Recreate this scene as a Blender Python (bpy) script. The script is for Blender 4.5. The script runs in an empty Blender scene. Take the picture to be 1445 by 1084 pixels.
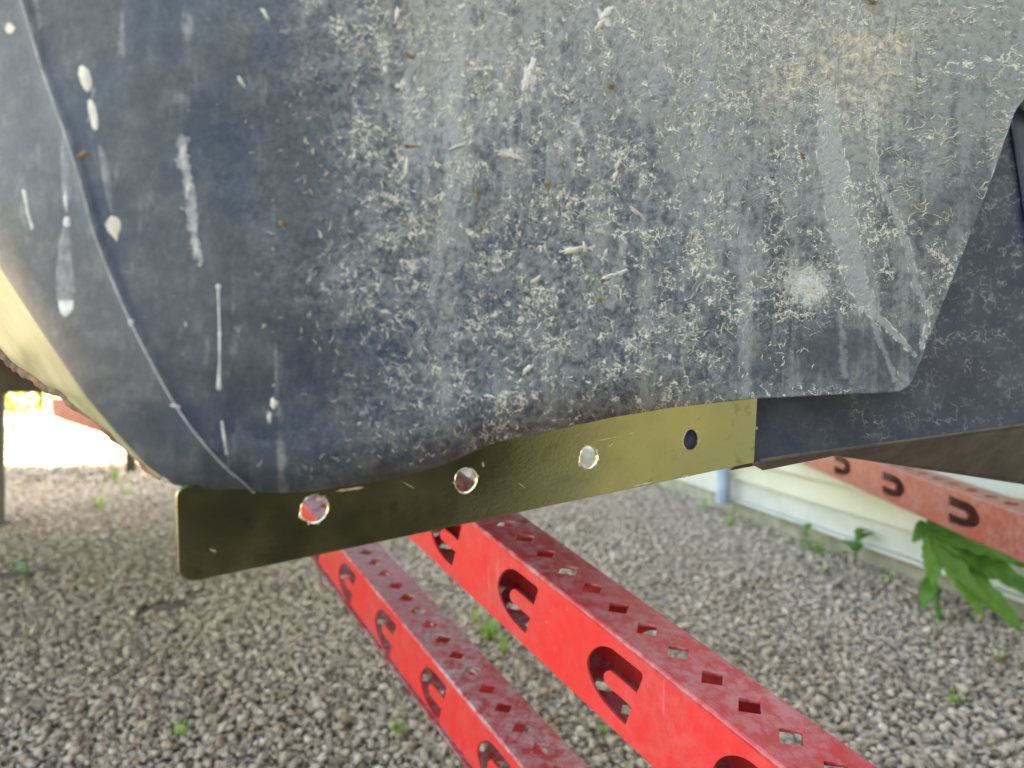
import bpy, bmesh, math, random
import numpy as np
from mathutils import Vector, Matrix, noise as mnoise
random.seed(7); rng = np.random.default_rng(7)
R = math.radians
S = bpy.context.scene
COL = S.collection
F = 1044.0; H = 0.80; HZ = 485.0; CX = 722.5

# ------------------------------------------------------------ camera
cam = bpy.data.cameras.new('camera'); camo = bpy.data.objects.new('camera', cam); COL.objects.link(camo)
camo.location = (0, 0, H); camo.rotation_euler = (R(90), 0, 0)
cam.sensor_width = 36; cam.lens = 36 * F / 1445; cam.shift_y = -57 / 1445
cam.clip_start = 0.02; cam.clip_end = 500
cam.dof.use_dof = True; cam.dof.focus_distance = 0.60; cam.dof.aperture_fstop = 5.2
S.camera = camo
# ------------------------------------------------------------ sky and sun
SUN_EL = 40.0
SUN_VEC = Vector((0.93, 0.36, 0)).normalized()          # horizontal direction towards the sun
w = bpy.data.worlds.new('World'); S.world = w; w.use_nodes = True
nt = w.node_tree; bg = nt.nodes['Background']
sky = nt.nodes.new('ShaderNodeTexSky'); sky.sky_type = 'NISHITA'; sky.sun_disc = False
sky.sun_elevation = R(SUN_EL); sky.sun_rotation = math.atan2(SUN_VEC.x, SUN_VEC.y)
sky.air_density = 1.2; sky.dust_density = 2.0; sky.ozone_density = 1.0
nt.links.new(sky.outputs[0], bg.inputs[0]); bg.inputs[1].default_value = 0.10
sl = bpy.data.lights.new('sun', 'SUN'); sl.energy = 5.0; sl.angle = R(0.6); sl.color = (1, .94, .84)
so = bpy.data.objects.new('sun', sl); COL.objects.link(so)
sv = Vector((SUN_VEC.x * math.cos(R(SUN_EL)), SUN_VEC.y * math.cos(R(SUN_EL)), math.sin(R(SUN_EL))))
so.rotation_euler = sv.to_track_quat('Z', 'Y').to_euler(); so.location = (4, 3, 6)
S.view_settings.view_transform = 'Standard'; S.view_settings.look = 'None'
S.view_settings.gamma = 1; S.view_settings.use_curve_mapping = False
S.view_settings.exposure = 3.72
S.view_settings.use_white_balance = True; S.view_settings.white_balance_temperature = 8800; S.view_settings.white_balance_tint = 8
S.render.engine = 'CYCLES'

# ------------------------------------------------------------ helpers
def at(px, py, Y):
    return Vector(((px - CX) / F * Y, Y, H - (py - HZ) / F * Y))
def gnd(px, py, z=0.0):
    Y = (H - z) * F / (py - HZ)
    return Vector(((px - CX) / F * Y, Y, z))
def tag(o, label=None, cat=None, group=None, kind=None):
    if label: o['label'] = label
    if cat: o['category'] = cat
    if group: o['group'] = group
    if kind: o['kind'] = kind
    return o
def empty(name, loc, label, cat, group=None):
    o = bpy.data.objects.new(name, None); COL.objects.link(o); o.location = loc
    o.empty_display_size = .05
    return tag(o, label, cat, group)
def link(name, me, mat=None, parent=None, smooth=False):
    o = bpy.data.objects.new(name, me); COL.objects.link(o)
    if mat: me.materials.clear(); me.materials.append(mat)
    if smooth: me.polygons.foreach_set('use_smooth', [True] * len(me.polygons))
    if parent is not None:
        o.parent = parent
        o.matrix_parent_inverse = Matrix.LocRotScale(parent.location, parent.rotation_euler, None).inverted()
    return o
def mesh(name, verts, faces):
    me = bpy.data.meshes.new(name); me.from_pydata([tuple(v) for v in verts], [], faces); me.update()
    return me
def bmobj(name, bm, mat, parent=None, smooth=False):
    me = bpy.data.meshes.new(name); bm.normal_update(); bm.to_mesh(me); bm.free()
    return link(name, me, mat, parent, smooth)
def box(bm, lo, hi, M=None, bev=0.0):
    r = bmesh.ops.create_cube(bm, size=1)
    vs = r['verts']
    for v in vs:
        v.co = Vector([(lo[i] + hi[i]) / 2 + v.co[i] * (hi[i] - lo[i]) for i in range(3)])
    if bev > 0:
        es = list({e for v in vs for e in v.link_edges})
        rb = bmesh.ops.bevel(bm, geom=es, offset=bev, segments=2, affect='EDGES', profile=.5)
        vs = list({v for f in rb['faces'] for v in f.verts} | {v for v in vs if v.is_valid})
    if M is not None:
        for v in vs: v.co = M @ v.co
    return vs
def tube(bm, pts, rad, n=8, cap=True):
    pts = [Vector(p) for p in pts]; rings = []
    for i, p in enumerate(pts):
        t = (pts[min(i + 1, len(pts) - 1)] - pts[max(i - 1, 0)]).normalized()
        a = t.cross(Vector((0, 0, 1)))
        if a.length < 1e-3: a = t.cross(Vector((0, 1, 0)))
        a.normalize(); b = t.cross(a)
        r = rad[i] if hasattr(rad, '__len__') else rad
        rings.append([bm.verts.new(p + (a * math.cos(2 * math.pi * k / n) + b * math.sin(2 * math.pi * k / n)) * r) for k in range(n)])
    for i in range(len(rings) - 1):
        for k in range(n):
            bm.faces.new((rings[i][k], rings[i][(k + 1) % n], rings[i + 1][(k + 1) % n], rings[i + 1][k]))
    if cap and n > 2:
        bm.faces.new(rings[0]); bm.faces.new(rings[-1][::-1])
def plate(name, outer, holes, thick, bevel=0.0004):
    """flat sheet with holes, in local XY, thickness along Z (centred)"""
    cu = bpy.data.curves.new(name, 'CURVE'); cu.dimensions = '2D'; cu.fill_mode = 'BOTH'
    cu.extrude = thick / 2 - bevel; cu.bevel_depth = bevel; cu.bevel_resolution = 1; cu.offset = -bevel
    for ring in [outer] + holes:
        sp = cu.splines.new('POLY'); sp.points.add(len(ring) - 1)
        for i, p in enumerate(ring): sp.points[i].co = (p[0], p[1], 0, 1)
        sp.use_cyclic_u = True
    o = bpy.data.objects.new(name, cu); COL.objects.link(o)
    bpy.context.view_layer.update()
    me = bpy.data.meshes.new_from_object(o.evaluated_get(bpy.context.evaluated_depsgraph_get()))
    bpy.data.objects.remove(o); bpy.data.curves.remove(cu)
    me.name = name
    return me
def frame(o, x, y, z):
    """matrix from origin and axes"""
    return Matrix(((x[0], y[0], z[0], o[0]), (x[1], y[1], z[1], o[1]), (x[2], y[2], z[2], o[2]), (0, 0, 0, 1)))

# ---- node helpers
class NT:
    def __init__(s, name):
        s.m = bpy.data.materials.new(name); s.m.use_nodes = True; s.t = s.m.node_tree
        s.b = s.t.nodes['Principled BSDF']; s.out = s.t.nodes['Material Output']
    def n(s, typ, **kw):
        nd = s.t.nodes.new(typ)
        for k, v in kw.items():
            if k.startswith('i_'):
                key = k[2:].replace('_', ' ')
                s.set(nd, key, v)
            else: setattr(nd, k, v)
        return nd
    def set(s, nd, key, v):
        inp = nd.inputs[int(key)] if key.isdigit() else nd.inputs[key]
        if isinstance(v, bpy.types.NodeSocket): s.t.links.new(v, inp)
        else: inp.default_value = v
    def coord(s, kind='Object'): return s.n('ShaderNodeTexCoord').outputs[kind]
    def map(s, vec, scale=(1, 1, 1), loc=(0, 0, 0), rot=(0, 0, 0)):
        return s.n('ShaderNodeMapping', i_Vector=vec, i_Scale=scale, i_Location=loc, i_Rotation=rot).outputs[0]
    def noise(s, vec, scale, detail=3, rough=.5, dist=0.0, col=False):
        nd = s.n('ShaderNodeTexNoise', i_Vector=vec, i_Scale=scale, i_Detail=detail, i_Roughness=rough, i_Distortion=dist)
        return nd.outputs['Color' if col else 'Fac']
    def ramp(s, x, a, b, lo=0.0, hi=1.0):
        nd = s.n('ShaderNodeMapRange', interpolation_type='SMOOTHSTEP')
        for i, v in enumerate((x, a, b, lo, hi)): s.set(nd, str(i), v)
        return nd.outputs[0]
    def math(s, op, a, b=0.0, clamp=False):
        nd = s.n('ShaderNodeMath', operation=op, use_clamp=clamp); s.set(nd, '0', a); s.set(nd, '1', b); return nd.outputs[0]
    def mix(s, f, a, b):
        nd = s.n('ShaderNodeMix', data_type='RGBA')
        s.set(nd, '0', f)
        for k, v in (('6', a), ('7', b)):
            if isinstance(v, tuple) and len(v) == 3: v = v + (1,)
            s.set(nd, k, v)
        return nd.outputs[2]
    def attr(s, name): return s.n('ShaderNodeAttribute', attribute_name=name).outputs['Fac']
    def line(s, x, c, wdt):     # 1 near x==c
        return s.ramp(s.math('ABSOLUTE', s.math('SUBTRACT', x, c)), 0.0, wdt, 1.0, 0.0)
    def bump(s, h, strength=.5, dist=.001):
        nd = s.n('ShaderNodeBump', i_Height=h, i_Strength=strength, i_Distance=dist)
        s.set(s.b, 'Normal', nd.outputs[0]); return nd
    def fin(s, col=None, rough=.6, metal=None, spec=None):
        if col is not None: s.set(s.b, 'Base Color', col + (1,) if isinstance(col, tuple) and len(col) == 3 else col)
        s.set(s.b, 'Roughness', rough)
        if metal is not None: s.set(s.b, 'Metallic', metal)
        if spec is not None: s.set(s.b, 'Specular IOR Level', spec)
        return s.m

# ------------------------------------------------------------ materials
def mat_guard():
    m = NT('dirty_guard')
    uv = m.coord('UV')                        # surface map, one unit = sheet width
    dens, film, warm, mud, run, rim, hor = (m.attr(a) for a in ('dens', 'film', 'warm', 'mud', 'run', 'rim', 'hor'))
    MU = lambda *a: m.math('MULTIPLY', *a)
    n_big = m.noise(uv, 5, 3, .55)
    n_mid = m.noise(uv, 28, 5, .62)
    n_fine = m.noise(m.map(uv, (1, .8, 1)), 150, 4, .65, .3)
    n_gr = m.noise(uv, 330, 3, .7)
    base = m.mix(m.ramp(n_big, .35, .65), (.027, .034, .048), (.018, .036, .068))
    base = m.mix(m.ramp(n_mid, .40, .70, 0, .65), base, (.078, .090, .108))
    base = m.mix(m.ramp(m.noise(m.map(uv, (1, .5, 1), (3, 6, 0)), 70, 6, .75), .52, .70, 0, .45), base, (.13, .145, .165))
    base = m.mix(MU(m.ramp(n_gr, .5, .68, 0, .75), m.ramp(dens, .08, .7, .06, 1.0)), base, (.15, .168, .195))
    base = m.mix(m.ramp(n_gr, .48, .3, 0, .6), base, (.016, .019, .025))
    # dusty film running down in sharp edged runs
    streak = m.noise(m.map(uv, (1, .07, 1)), 46, 5, .62, .4)
    soft = MU(film, m.ramp(n_fine, .3, .62, .45, 1.1), True)
    c = m.mix(MU(soft, .62), base, (.215, .225, .22))
    streak = m.math('ADD', MU(streak, .72), MU(m.noise(m.map(uv, (1, .35, 1), (4, 1, 0)), 34, 6, .7), .28)); sharp = m.math('ADD', streak, MU(m.math('SUBTRACT', n_mid, .5), .35))
    sharp = m.ramp(m.math('ADD', sharp, MU(film, .30)), .62, .77)
    sharp = MU(sharp, m.ramp(n_fine, .30, .56, .35, 1), True)
    c = m.mix(MU(sharp, .60), c, (.31, .325, .315))
    rn = MU(run, m.ramp(n_fine, .33, .55, .55, 1), True)
    c = m.mix(MU(rn, .8), c, (.38, .395, .40))
    wv0 = m.n('ShaderNodeVectorMath', operation='MULTIPLY_ADD')
    m.set(wv0, '0', m.noise(uv, 75, 3, .6, 0, True)); wv0.inputs[1].default_value = (.012, .012, 0); m.set(wv0, '2', uv); wuv0 = wv0.outputs[0]
    # grains of crust
    patch = m.ramp(m.noise(m.map(uv, (1, .6, 1), (2, 2, 0)), 17, 5, .68), .34, .66, .30, 1.0)
    g = MU(m.ramp(n_fine, .42, .64), MU(m.ramp(dens, .1, .9, .02, 1), patch), True)
    halo = MU(MU(m.ramp(m.math('ABSOLUTE', m.math('SUBTRACT', m.noise(wuv0, 30, 5, .62), .5)), 0, .06, 1, 0), m.ramp(dens, .15, .8)), .35)
    c = m.mix(MU(g, .60), c, (.27, .29, .31)); c = m.mix(halo, c, (.30, .315, .325))
    # curled broken rims of dried mud: ragged contour lines
    wv = m.n('ShaderNodeVectorMath', operation='MULTIPLY_ADD')
    m.set(wv, '0', m.noise(uv, 75, 3, .6, 0, True)); wv.inputs[1].default_value = (.012, .012, 0); m.set(wv, '2', uv)
    wuv = wv.outputs[0]
    r1 = m.line(m.noise(wuv, 30, 5, .62), .5, .020)
    r2 = m.line(m.noise(m.map(wuv, (1, 1, 1), (3.1, 1.7, 0)), 75, 4, .6), .5, .028)
    r4 = m.line(m.noise(m.map(wuv, (1, .7, 1), (7.1, 2.7, 0)), 140, 2, .6), .5, .035)
    gate1 = m.ramp(m.noise(uv, 38, 3, .6), .47, .58)
    gate2 = m.ramp(m.noise(m.map(uv, (1, .7, 1), (9, 4, 0)), 24, 4, .62), .46, .58)
    gate3 = m.ramp(m.noise(m.map(uv, (1, .7, 1), (2, 8, 0)), 20, 4, .62), .45, .6)
    nh = m.math('SUBTRACT', 1.0, hor, True)
    ln = m.math('MAXIMUM', MU(r1, gate1), m.math('MAXIMUM', MU(r2, gate2), MU(MU(r4, gate3), .5)))
    ln = MU(MU(ln, m.ramp(dens, .10, .75, .04, 1)), m.math('ADD', .15, MU(nh, .85)), True)
    r3 = m.line(m.noise(m.map(wuv, (.42, 1.25, 1), (1, 1, 0)), 60, 4, .62), .5, .026)
    gate4 = m.ramp(m.noise(m.map(uv, (.7, 1, 1), (5, 5, 0)), 42, 3, .6), .46, .54)
    ln = m.math('MAXIMUM', ln, MU(MU(r3, gate4), hor, True))
    ln = m.math('MAXIMUM', ln, MU(MU(rim, m.ramp(n_fine, .38, .56)), .8), True)
    c = m.mix(m.ramp(ln, .22, .85), c, (.68, .645, .565))
    wm = MU(warm, m.ramp(m.noise(uv, 60, 6, .72), .38, .60, .15, 1.1), True)
    c = m.mix(MU(wm, .75), c, m.mix(m.ramp(n_fine, .40, .62), (.38, .335, .26), (.70, .62, .47)))
    mm = m.math('ADD', m.math('ADD', mud, MU(m.math('SUBTRACT', n_fine, .5), .9)), MU(m.math('SUBTRACT', n_gr, .5), .8))
    md = MU(m.ramp(mm, .38, .95), m.ramp(mud, .05, .3))
    c = m.mix(MU(md, .9), c, (.62, .61, .58))
    sc = m.ramp(m.noise(m.map(uv, (1, .25, 1), (5, 5, 0)), 90, 2, .5), .70, .76)
    c = m.mix(MU(sc, .5), c, (.02, .022, .026))
    h = m.math('ADD', ln, m.math('ADD', MU(g, .5), MU(m.math('ADD', wm, md), .6)))
    h = m.math('ADD', h, MU(m.math('ADD', n_mid, MU(n_fine, .7)), .8))
    h = m.math('ADD', h, MU(m.math('ADD', sharp, rn), .25))
    m.bump(h, .7, .0008)
    rough = m.math('ADD', .46, MU(m.math('ADD', soft, m.math('ADD', ln, wm)), .3), clamp=True)
    return m.fin(c, rough, spec=.32)
def mat_panel():
    m = NT('dirty_blue_panel'); uv = m.coord('UV')
    dens = m.attr('dens')
    nm = m.noise(uv, 26, 4, .6); nf = m.noise(uv, 140, 3, .6)
    base = m.mix(m.ramp(nm, .35, .7), (.024, .034, .068), (.058, .068, .104))
    base = m.mix(m.ramp(m.noise(uv, 9, 2, .5), .62, .78, 0, .2), base, (.08, .06, .05))
    wv = m.n('ShaderNodeVectorMath', operation='MULTIPLY_ADD')
    m.set(wv, '0', m.noise(uv, 60, 2, .5, 0, True)); wv.inputs[1].default_value = (.012, .012, 0); m.set(wv, '2', uv)
    l1 = m.line(m.noise(wv.outputs[0], 60, 3, .55), .5, .02)
    gate = m.ramp(m.noise(uv, 38, 2, .5), .45, .62)
    ln = m.math('MULTIPLY', m.math('MULTIPLY', l1, gate), dens, clamp=True)
    g = m.math('MULTIPLY', m.ramp(nf, .52, .66), m.math('MULTIPLY', dens, m.ramp(nm, .34, .60)), clamp=True)
    c = m.mix(m.math('MULTIPLY', g, .7), base, (.17, .18, .20))
    c = m.mix(m.math('MULTIPLY', ln, .85), c, (.30, .30, .30))
    m.bump(m.math('ADD', m.math('ADD', ln, g), nm), .5, .0006)
    return m.fin(c, .5, spec=.4)
def mat_brass():
    m = NT('yellow_passivated_steel'); o = m.coord('Object')
    nb = m.noise(o, 22, 4, .6); br = m.noise(m.map(o, (1, 14, 14)), 30, 4, .7)
    sw = m.noise(m.map(o, (60, 8, 60), rot=(0, .6, 0)), 9, 4, .7)
    c = m.mix(m.ramp(m.noise(o, 7, 3, .6), .35, .65), (.50, .46, .25), (.66, .56, .26))
    c = m.mix(m.ramp(nb, .3, .72, 0, .25), c, (.62, .54, .30))
    c = m.mix(m.ramp(sw, .5, .8, 0, .4), c, (.34, .35, .20))
    blot = m.ramp(m.noise(o, 55, 3, .6), .60, .70, 0, .35)
    c = m.mix(blot, c, (.20, .15, .06))
    dust = m.ramp(m.noise(o, 420, 2, .6), .69, .75, 0, .35)
    c = m.mix(dust, c, (.5, .5, .45))
    m.bump(m.math('ADD', br, m.math('MULTIPLY', sw, .6)), .18, .0004)
    return m.fin(c, m.ramp(nb, .3, .7, .17, .27), 1.0)
def mat_bare():
    m = NT('bright_cut_edge'); o = m.coord('Object')
    c = m.mix(m.noise(o, 300, 2), (.75, .66, .35), (.95, .90, .72))
    return m.fin(c, .3, .8)
def mat_red(name, dusty, base=(.66, .020, .018)):
    m = NT(name); o = m.coord('Object')
    n1 = m.noise(o, 9, 4, .6); n2 = m.noise(m.map(o, (1, 1, 1), (4, 2, 1)), 62, 6, .75); n3 = m.noise(o, 190, 3, .6)
    c = m.mix(m.ramp(n1, .3, .7), base, (base[0] * .85, base[1] * 1.6, base[2] * 1.6))
    d = m.math('MULTIPLY', m.ramp(n2, .36, .66), m.ramp(n1, .3, .62, .35, 1))
    d = m.math('ADD', m.math('MULTIPLY', d, dusty), m.math('MULTIPLY', m.ramp(n3, .70, .76), .45), clamp=True)
    if dusty > .5:
        sy = m.n('ShaderNodeSeparateXYZ'); m.set(sy, '0', o); d = m.math('MULTIPLY', d, m.ramp(sy.outputs[1], .55, 1.25, .35, 1.25), clamp=True)
    c = m.mix(d, c, (.50, .37, .38))
    ch = m.ramp(m.noise(m.map(o, (1, 1, 1), (7, 3, 2)), 95, 5, .72), .665, .69)
    c = m.mix(m.math('MULTIPLY', ch, .55), c, (.10, .035, .025))
    sm = m.math('MULTIPLY', m.ramp(m.noise(m.map(o, (14, 14, 1.2)), 9, 4, .65), .60, .74), m.ramp(n1, .4, .6))
    c = m.mix(m.math('MULTIPLY', sm, .35), c, (.55, .36, .36))
    m.bump(m.math('SUBTRACT', m.math('ADD', m.math('MULTIPLY', n3, .4), d), ch), .2, .0006)
    return m.fin(c, m.ramp(d, 0, .8, .34, .75), spec=.5)
def mat_simple(name, a, b, scale=12, rough=.7, bump=.3, bd=.001, metal=0, detail=4):
    m = NT(name); o = m.coord('Object')
    n1 = m.noise(o, scale, detail, .62); n2 = m.noise(o, scale * 7, 3, .6)
    c = m.mix(m.ramp(n1, .32, .68), a, b)
    m.bump(m.math('ADD', n1, m.math('MULTIPLY', n2, .5)), bump, bd)
    return m.fin(c, rough, metal)
def mat_siding():
    m = NT('cream_siding'); o = m.coord('Object')
    grain = m.noise(m.map(o, (1, 1, 22)), 9, 4, .6); n = m.noise(o, 3, 3, .5)
    c = m.mix(m.ramp(n, .3, .7), (.46, .44, .32), (.51, .49, .37))
    dirt = m.ramp(m.noise(m.map(o, (3, 3, 1)), 7, 4, .6), .52, .75, 0, .35)
    c = m.mix(dirt, c, (.42, .38, .27))
    m.bump(grain, .2, .0008)
    return m.fin(c, .55)
def mat_gravel():
    m = NT('gravel_stone')
    oi = m.n('ShaderNodeAttribute', attribute_type='INSTANCER', attribute_name='tone')
    oi2 = m.n('ShaderNodeAttribute', attribute_type='INSTANCER', attribute_name='hue')
    o = m.coord('Object')
    cr = m.n('ShaderNodeValToRGB'); m.set(cr, '0', oi.outputs['Fac'])
    e = cr.color_ramp.elements
    e[0].position = 0; e[0].color = (.17, .145, .125, 1)
    e[1].position = 1; e[1].color = (.82, .71, .59, 1)
    for p, c in ((.25, (.41, .335, .265, 1)), (.55, (.60, .49, .385, 1)), (.8, (.72, .60, .475, 1))):
        x = e.new(p); x.color = c
    c = m.mix(m.ramp(oi2.outputs['Fac'], .86, 1, 0, .65), cr.outputs[0], (.42, .27, .14))
    c = m.mix(m.ramp(m.noise(o, 2.2, 4, .7), .4, .7, 0, .45), c, (.28, .215, .15))
    m.bump(m.noise(o, 4, 4, .7), .5, .15)
    return m.fin(c, .85, spec=.25)
def mat_ground():
    m = NT('gravel_bed'); o = m.coord('Object')
    v = m.n('ShaderNodeTexVoronoi', i_Vector=o, i_Scale=55.0)
    n = m.noise(o, 1.4, 4, .6)
    sep = m.n('ShaderNodeSeparateColor'); m.set(sep, '0', v.outputs['Color'])
    c = m.mix(sep.outputs[0], (.16, .135, .11), (.46, .40, .33))
    c = m.mix(m.ramp(n, .42, .66, 0, .5), c, (.17, .13, .09))
    m.bump(v.outputs['Distance'], .9, .02)
    return m.fin(c, .9, spec=.2)
def mat_leaf(name, a, b, scale=30):
    m = NT(name); o = m.coord('Object')
    n = m.noise(o, scale, 3, .6)
    c = m.mix(m.ramp(n, .3, .7), a, b)
    c = m.mix(m.ramp(m.n('ShaderNodeObjectInfo').outputs['Random'], 0, 1, 0, .35), c, (b[0] * 1.7, b[1] * 1.35, b[2] * 1.2))
    spots = m.ramp(m.noise(o, scale * 6, 3, .6), .68, .76, 0, .6); c = m.mix(spots, c, (.22, .17, .06))
    tr = m.n('ShaderNodeBsdfTranslucent'); m.set(tr, 'Color', c)
    mx = m.n('ShaderNodeMixShader'); mx.inputs[0].default_value = .35
    m.fin(c, .5)
    m.t.links.new(m.b.outputs[0], mx.inputs[1]); m.t.links.new(tr.outputs[0], mx.inputs[2])
    m.t.links.new(mx.outputs[0], m.out.inputs['Surface'])
    return m.m

M_guard = mat_guard(); M_panel = mat_panel(); M_brass = mat_brass(); M_bare = mat_bare()
M_red = mat_red('red_paint', .10, (.64, .022, .022)); M_redtop = mat_red('dusty_red_paint', .85, (.46, .016, .026))
M_redold = mat_red('faded_red_paint', .26, (.28, .030, .014))
M_mud = mat_simple('dried_pale_mud', (.40, .375, .32), (.60, .57, .50), 90, .9, .5, .0006)
M_mudgrey = mat_simple('pale_drip_residue', (.27, .28, .29), (.48, .48, .48), 120, .8, .3, .0004)
M_crumb = mat_simple('brown_crumb', (.10, .07, .04), (.28, .20, .10), 200, .9)
M_flange = mat_simple('pale_dusty_flange', (.22, .21, .11), (.33, .31, .17), 20, .42, .4, .0008)
M_rust = mat_simple('rusty_edge', (.06, .035, .022), (.20, .11, .06), 60, .85, .8, .0015)
M_brown = mat_simple('brown_dusty_metal', (.085, .068, .058), (.14, .11, .095), 25, .75, .4, .001)
M_tyre = mat_simple('black_rubber', (.008, .008, .008), (.014, .013, .012), 14, .9, .3, .001)
M_dark = mat_simple('dark_machine_metal', (.020, .018, .016), (.05, .042, .035), 14, .7, .4, .001)
M_side = mat_siding()
M_conc = mat_simple('grey_foundation', (.22, .21, .16), (.34, .32, .25), 12, .9, .6, .003)
M_flash = mat_simple('white_flashing', (.46, .47, .44), (.55, .56, .53), 6, .45, .15, .001)
M_pipe = mat_simple('blue_grey_pipe', (.20, .25, .30), (.33, .38, .42), 10, .4, .2, .001)
M_gravel = mat_gravel(); M_ground = mat_ground()
M_grass = mat_leaf('grass_blade', (.17, .32, .05), (.30, .46, .10))
M_leaf = mat_leaf('weed_leaf', (.065, .19, .03), (.13, .31, .055), 22)
M_bush = mat_leaf('hedge_leaf', (.14, .20, .025), (.24, .30, .04), 2)

# ------------------------------------------------------------ ground and gravel
bm = bmesh.new(); bmesh.ops.create_grid(bm, x_segments=8, y_segments=8, size=150)
g = bmobj('ground', bm, M_ground); g.location = (0, 60, 0); tag(g, 'pale grey gravel yard floor', kind='structure')

def stone_mesh(i):
    bm = bmesh.new(); ax = (1.0, random.uniform(.65, .9), random.uniform(.45, .7))
    for k in range(17):
        v = Vector((random.gauss(0, 1), random.gauss(0, 1), random.gauss(0, 1))).normalized() * random.uniform(.82, 1.0)
        bm.verts.new((v.x * ax[0] * .5, v.y * ax[1] * .5, v.z * ax[2] * .5))
    r = bmesh.ops.convex_hull(bm, input=bm.verts[:])
    for v in [v for v in bm.verts if not v.link_faces]: bm.verts.remove(v)
    bmesh.ops.subdivide_edges(bm, edges=bm.edges[:], cuts=1, smooth=.35, use_grid_fill=True)
    me = bpy.data.meshes.new('stone'); bm.normal_update(); bm.to_mesh(me); bm.free()
    me.polygons.foreach_set('use_smooth', [True] * len(me.polygons)); me.materials.append(M_gravel)
    return bpy.data.objects.new('stone', me)
stones = bpy.data.collections.new('stone_shapes')
for i in range(9): stones.objects.link(stone_mesh(i))
bare_spots = [(gnd(232, 865), .10, .07), (gnd(35, 812), .13, .05), (gnd(60, 735), .5, .10)]
def scatter(y0, y1, sp, smin, smax, lay=1):
    out = []
    xs = []; y = y0
    while y < y1:
        hw = .80 * y + .35
        n = int(2 * hw / sp); x = np.linspace(-hw, hw, n)
        p = np.stack([x + rng.uniform(-.6, .6, n) * sp, y + rng.uniform(-.6, .6, n) * sp], 1)
        xs.append(p); y += sp
    p = np.concatenate(xs); n = len(p)
    s = smin + (smax - smin) * rng.beta(1.3, 2.2, n)
    return p, s, rng.uniform(-.15, .40, n) * s
parts = [scatter(.75, 2.2, .0105, .006, .029), scatter(.75, 3.2, .035, .020, .036), scatter(2.2, 4.2, .0140, .009, .031), scatter(4.2, 8.5, .030, .022, .055)]
P = np.concatenate([a[0] for a in parts]); SC = np.concatenate([a[1] for a in parts]); ZZ = np.concatenate([a[2] for a in parts])
keep = (P[:, 0] < 1.93 - .215 * P[:, 1] + .02)
for c, rx, ry in bare_spots[:2]:
    d = ((P[:, 0] - c.x) / rx) ** 2 + ((P[:, 1] - c.y) / ry) ** 2
    keep &= ~((d < 1) & (rng.uniform(0, 1, len(P)) < .93 * np.clip(1.3 - d, 0, 1)))
P, SC, ZZ = P[keep], SC[keep], ZZ[keep]; N = len(P)
me = bpy.data.meshes.new('gravel'); me.vertices.add(N)
# gentle undulation of the yard
und = .012 * np.sin(P[:, 0] * 3.1 + 1) * np.sin(P[:, 1] * 2.3)
me.vertices.foreach_set('co', np.column_stack([P[:, 0], P[:, 1], ZZ + .004 + np.maximum(und, -.004)]).ravel())
a = me.attributes.new('scl', 'FLOAT', 'POINT'); a.data.foreach_set('value', SC.astype('f'))
a = me.attributes.new('rot', 'FLOAT_VECTOR', 'POINT')
a.data.foreach_set('vector', np.column_stack([rng.normal(0, .5, N), rng.normal(0, .5, N), rng.uniform(0, 6.28, N)]).astype('f').ravel())
a = me.attributes.new('pick', 'INT', 'POINT'); a.data.foreach_set('value', rng.integers(0, 9, N).astype('i'))
a = me.attributes.new('tone', 'FLOAT', 'POINT'); a.data.foreach_set('value', np.clip(rng.normal(.60, .22, N), 0, 1).astype('f'))
a = me.attributes.new('hue', 'FLOAT', 'POINT'); a.data.foreach_set('value', rng.uniform(0, 1, N).astype('f'))
go = bpy.data.objects.new('gravel', me); COL.objects.link(go)
tag(go, 'loose crushed grey and beige gravel covering the yard', 'gravel', kind='stuff')
gt = bpy.data.node_groups.new('gravel_scatter', 'GeometryNodeTree')
gt.interface.new_socket('Geometry', in_out='INPUT', socket_type='NodeSocketGeometry')
gt.interface.new_socket('Geometry', in_out='OUTPUT', socket_type='NodeSocketGeometry')
gi = gt.nodes.new('NodeGroupInput'); gout = gt.nodes.new('NodeGroupOutput')
ip = gt.nodes.new('GeometryNodeInstanceOnPoints'); ci = gt.nodes.new('GeometryNodeCollectionInfo')
ci.inputs[0].default_value = stones; ci.inputs['Separate Children'].default_value = True; ci.inputs['Reset Children'].default_value = True
def nattr(n, t):
    a = gt.nodes.new('GeometryNodeInputNamedAttribute'); a.data_type = t; a.inputs['Name'].default_value = n
    return [s for s in a.outputs if s.name == 'Attribute' and s.enabled][0]
e2r = gt.nodes.new('FunctionNodeEulerToRotation')
L = gt.links.new
L(gi.outputs[0], ip.inputs['Points']); L(ci.outputs[0], ip.inputs['Instance']); ip.inputs['Pick Instance'].default_value = True
L(nattr('pick', 'INT'), ip.inputs['Instance Index']); L(nattr('rot', 'FLOAT_VECTOR'), e2r.inputs[0]); L(e2r.outputs[0], ip.inputs['Rotation'])
L(nattr('scl', 'FLOAT'), ip.inputs['Scale']); L(ip.outputs[0], gout.inputs[0])
md = go.modifiers.new('scatter', 'NODES'); md.node_group = gt

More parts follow.
